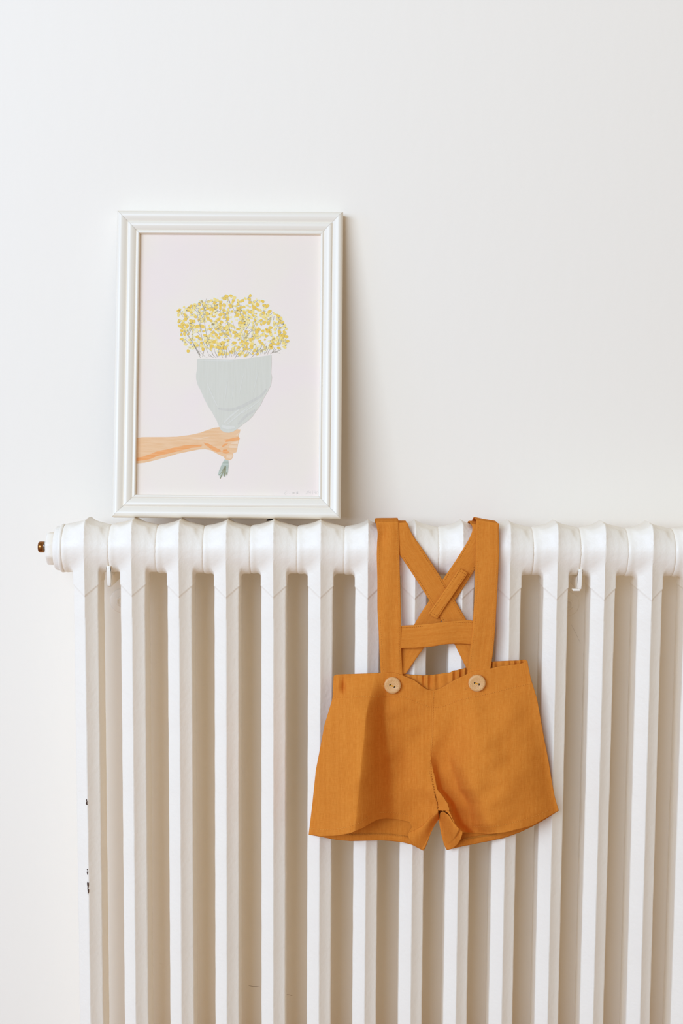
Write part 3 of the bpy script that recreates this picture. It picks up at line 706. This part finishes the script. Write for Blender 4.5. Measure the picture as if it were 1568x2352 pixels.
ribbon('shoulder_strap', [(862, 1199), (864.5, 1210), (867, 1224), (865.5, 1245), (864.5, 1275), (866, 1330), (866, 1400), (869, 1450), (871, 1500), (874, 1553)],
       [(915.5, 1198), (916.5, 1224), (917, 1250), (918, 1300), (920.5, 1400), (922, 1500), (925.5, 1560)], Hs_l, over=FRONTOVER_L, label='left front strap buttoned to the waistband')
ribbon('shoulder_strap', [(1093, 1192), (1092.5, 1208), (1091, 1298), (1088.5, 1378), (1084, 1447), (1077, 1504), (1072, 1556)],
       [(1146, 1201), (1145, 1214), (1145.5, 1230), (1146.5, 1260), (1144.5, 1309), (1141.5, 1367), (1138, 1435), (1133, 1493), (1127.5, 1532), (1125, 1544)], Hs_r, over=FRONTOVER_R, label='right front strap buttoned to the waistband')
CH_T = [(915, 1437), (923, 1436.5), (955, 1435), (981, 1433), (1004, 1430), (1026.5, 1427.5), (1050, 1425), (1072, 1424), (1092, 1426)]
CH_B = [(916, 1489.5), (924.5, 1489.5), (955, 1488.5), (981, 1487), (1004, 1483.5), (1020, 1480.5), (1038, 1479), (1060, 1479), (1088, 1481)]
ribbon('chest_strap', CH_T, CH_B, lambda x, y, q, t: 12.0 + 2.2 * math.sin(math.pi * t) - .9 * math.sin(t * 9), 60, 9, cup=.5, label='short horizontal strap joining the two front straps')

# wooden buttons
def button(px, py, rpx, tilt, label, m):
    h = float(Hfront(px, py)) + 2.6; c = at(px, py, -h / 1000); R = rpx * .000545
    V = []; F = []; n = 48
    prof = [(-.0014, .55), (-.0016, .86), (-.0008, .97), (.0004, 1.0), (.0015, .97), (.0023, .90), (.0027, .80), (.0026, .66), (.0021, .50), (.0019, .30), (.0018, .12)]
    for d, f in prof:
        for j in range(n):
            a = 2 * math.pi * j / n; V.append((R * f * math.cos(a), -d, R * f * math.sin(a)))
    F = grid_faces(len(prof), n, 0, True); F += [tuple(range(n)), tuple(reversed(range((len(prof) - 1) * n, len(prof) * n)))]
    me = mk('button', V, F, m, sh, local=True); recalc(me)
    me.matrix_parent_inverse = sh.matrix_basis.inverted()
    me.location = c; me.rotation_euler = (math.radians(-2), tilt, math.radians(-4)); me['label'] = label
    for s in (-1, 1):
        V = []; n2 = 16
        for d, f in ((.0018, 1.0), (.00205, .98), (.0020, .6)):
            for j in range(n2):
                a = 2 * math.pi * j / n2; V.append((s * .0028 + .0013 * f * math.cos(a), -d, -.0004 + .0013 * f * math.sin(a)))
        F = grid_faces(3, n2, 0, True) + [tuple(range(2 * n2, 3 * n2))]
        h_ = mk('buttonhole', V, F, M_dark, me, local=True)
    V, F = lathe_x([(-.0027, .0002), (-.0022, .0006), (0, .0008), (.0022, .0006), (.0027, .0002)], 10)
    V = [(v[0], -.0021 + v[1] * .7 - .0002 * math.cos(v[0] * 500), -.0004 + v[2]) for v in V]
    mk('button_thread', V, F, M_yellow, me, local=True)
    return me
button(901, 1574, 20.0, .38, 'left wooden button with warm brown rings', M_wood)
button(1095, 1569, 20.2, .30, 'right wooden button, paler wood', M_wood_pale)
def frayed(px, py):
    V = []; F = []
    for k in range(14):
        x = px + random.uniform(-5, 5); y = py + random.uniform(-5, 5); h = float(Hfront(px, py)) + 1
        a = at(x, y, -h / 1000); d = rng.normal(0, .0012, 3); b = len(V); w = np.array([.00018, 0, .00018])
        V += [a, a + w, a + d + w + [0, -.0006, 0], a + d + [0, -.0006, 0]]; F.append((b, b + 1, b + 2, b + 3))
    return V, F
for px, py in ((879, 1574), (1070, 1581)):
    V, F = frayed(px, py); o = mk('frayed_thread', V, F, M_thread, sh, smooth=False)

# stitching
def stitches(line, Hfn, dash=3.2, gap=2.4, wpx=.5, up=.6, out=None):
    p = np.asarray(line, float); d = np.r_[0, np.cumsum(np.linalg.norm(np.diff(p, axis=0), axis=1))]
    s = 1.0; V, F = out
    while s + dash < d[-1]:
        ends = [np.array([np.interp(q, d, p[:, 0]), np.interp(q, d, p[:, 1])]) for q in (s, s + dash / 2, s + dash)]
        t = ends[2] - ends[0]; t /= np.linalg.norm(t) + 1e-9; n = np.array([-t[1], t[0]]); b = len(V)
        for e, hh, ww in ((ends[0], -.1, .5), (ends[1], .45, 1), (ends[2], -.1, .5)):
            for sg in (-1, 0, 1):
                q = e + n * sg * wpx * ww; V.append(at(q[0], q[1], -(float(Hfn(q[0], q[1])) + up + (hh if sg == 0 else hh - .25)) / 1000))
        F += grid_faces(3, 3, b); s += dash + gap
OUTS = ([], [])
hf = lambda x, y: Hfront(x, y) + .55
WST = smooth_poly([(766, 1602), (800, 1601), (850, 1600), (890, 1598.5), (908, 1598), (922, 1600), (940, 1605.5), (958, 1613), (975, 1620), (990, 1624.5), (1010, 1625), (1030, 1617.5), (1050, 1609), (1080, 1602), (1110, 1596), (1140, 1589), (1170, 1581), (1200, 1574), (1222, 1570)], 160, 2)
stitches(WST, hf, out=OUTS)
stitches(smooth_poly([(711.5, 1903), (735, 1905.5), (765, 1905), (800, 1900), (830, 1888), (850, 1873)], 60, 2), hf, out=OUTS)
stitches(smooth_poly([(872, 1866.5), (900, 1866), (925, 1869), (948, 1876)], 40, 2), hf, out=OUTS)
stitches(smooth_poly([(1075, 1897.5), (1089, 1898.5), (1124, 1899.3), (1158, 1894.5), (1192, 1886), (1238, 1871), (1270, 1857)], 80, 2), hf, out=OUTS)
stitches(smooth_poly([(995.5, 1588), (994, 1622), (993, 1684), (990, 1735)], 80, 2), hf, dash=4.5, gap=1.2, out=OUTS)
o = mk('stitching', OUTS[0], OUTS[1], M_thread, sh, smooth=False, kind='stuff')
M_seam, _, _ = mat('seam_thread', (.42, .13, .015, 1), .85, .1)
OUT2 = ([], [])
stitches(smooth_poly([(988.5, 1745), (989.5, 1777), (997.5, 1818), (1004.5, 1847), (1006, 1860)], 60, 2), hf, dash=4, gap=2, wpx=.6, out=OUT2)
def inset(A, B, q, n=60):
    a = smooth_poly(A, n, 2); b = smooth_poly(B, n, 2); return a * (1 - q) + b * q
LF = [(864.5, 1212), (867, 1224), (865.5, 1245), (864.5, 1275), (866, 1330), (866, 1400), (869, 1450), (871, 1500), (874, 1543)]
RF = [(916.5, 1212), (917, 1250), (918, 1300), (920.5, 1400), (922, 1500), (925, 1546)]
for q in (.1, .9): stitches(inset(LF, RF, q), lambda x, y, q=q: Hs_l(x, y, q, 0) + .75 + .18, dash=3, gap=2.4, wpx=.5, up=.25, out=OUTS if q > .5 else OUTS)
LF = [(1092.5, 1208), (1091, 1298), (1088.5, 1378), (1084, 1447), (1077, 1504), (1073.5, 1540)]
RF = [(1145, 1214), (1146.5, 1260), (1144.5, 1309), (1141.5, 1367), (1138, 1435), (1133, 1493), (1128, 1530)]
for q in (.1, .9): stitches(inset(LF, RF, q), lambda x, y, q=q: Hs_r(x, y, q, 0) + .75 + .18, dash=3, gap=2.4, wpx=.5, up=.25, out=OUTS)
bpy.data.objects.remove(o)
for q in (.09,):
    stitches(inset(CH_T, CH_B, q), lambda x, y: 14.0, dash=2.4, gap=2.4, wpx=.5, up=.3, out=OUT2)
xl_ = ([(919, 1277), (948.5, 1321), (967, 1350), (992, 1389.5), (1015, 1428.5)], [(967, 1256), (994.5, 1298), (1022, 1341), (1049.5, 1387), (1070, 1422)])
for q in (.1, .9): stitches(inset(*xl_, q), lambda x, y: 7.0, dash=2.4, gap=2.4, wpx=.5, up=.2, out=OUT2)
xr_ = ([(1079, 1233), (1072, 1246), (1045, 1289), (1016, 1331)], [(1110, 1265), (1091, 1307), (1070, 1341), (1047, 1376)])
for q in (.1, .9): stitches(inset(*xr_, q), lambda x, y: 4.9, dash=2.4, gap=2.4, wpx=.5, up=.2, out=OUT2)
lp_ = ([(1055, 1304), (1030, 1342), (1005, 1378), (982, 1411)], [(1075, 1316.5), (1052, 1350), (1027, 1387), (1004, 1422)])
for q in (.16, .84): stitches(inset(*lp_, q), lambda x, y: 11.0, dash=2.4, gap=2.2, wpx=.5, up=.1, out=OUT2)
for A, B in (((1052, 1309), (1071, 1321)), ((987, 1405), (1007, 1416))):
    stitches(smooth_poly([A, B], 10, 0), lambda x, y: 10.2, dash=2.4, gap=2.2, wpx=.5, up=.4, out=OUT2)
mk('stitching', OUTS[0], OUTS[1], M_thread, sh, smooth=False, kind='stuff')
mk('stitching', OUT2[0], OUT2[1], M_seam, sh, smooth=False, kind='stuff')
# overlock zigzag on the inner hems
OUT3 = ([], [])
hb = lambda x, y: Hback(x, y) + 1.7
for line in ([(790, 1916), (820, 1916.5), (860, 1916), (900, 1917.5), (936, 1922)], [(1062, 1928), (1080, 1924), (1110, 1919.5), (1140, 1916.5)]):
    p = smooth_poly(line, 60, 1)
    for i in range(0, 59):
        stitches(np.array([[p[i, 0], p[i, 1] - 3], [p[i, 0] + 2.2, p[i, 1] + 4.5]]), hb, dash=5.5, gap=9, wpx=.45, up=.2, out=OUT3)
mk('overlock_stitching', OUT3[0], OUT3[1], M_thread, sh, smooth=False, kind='stuff')
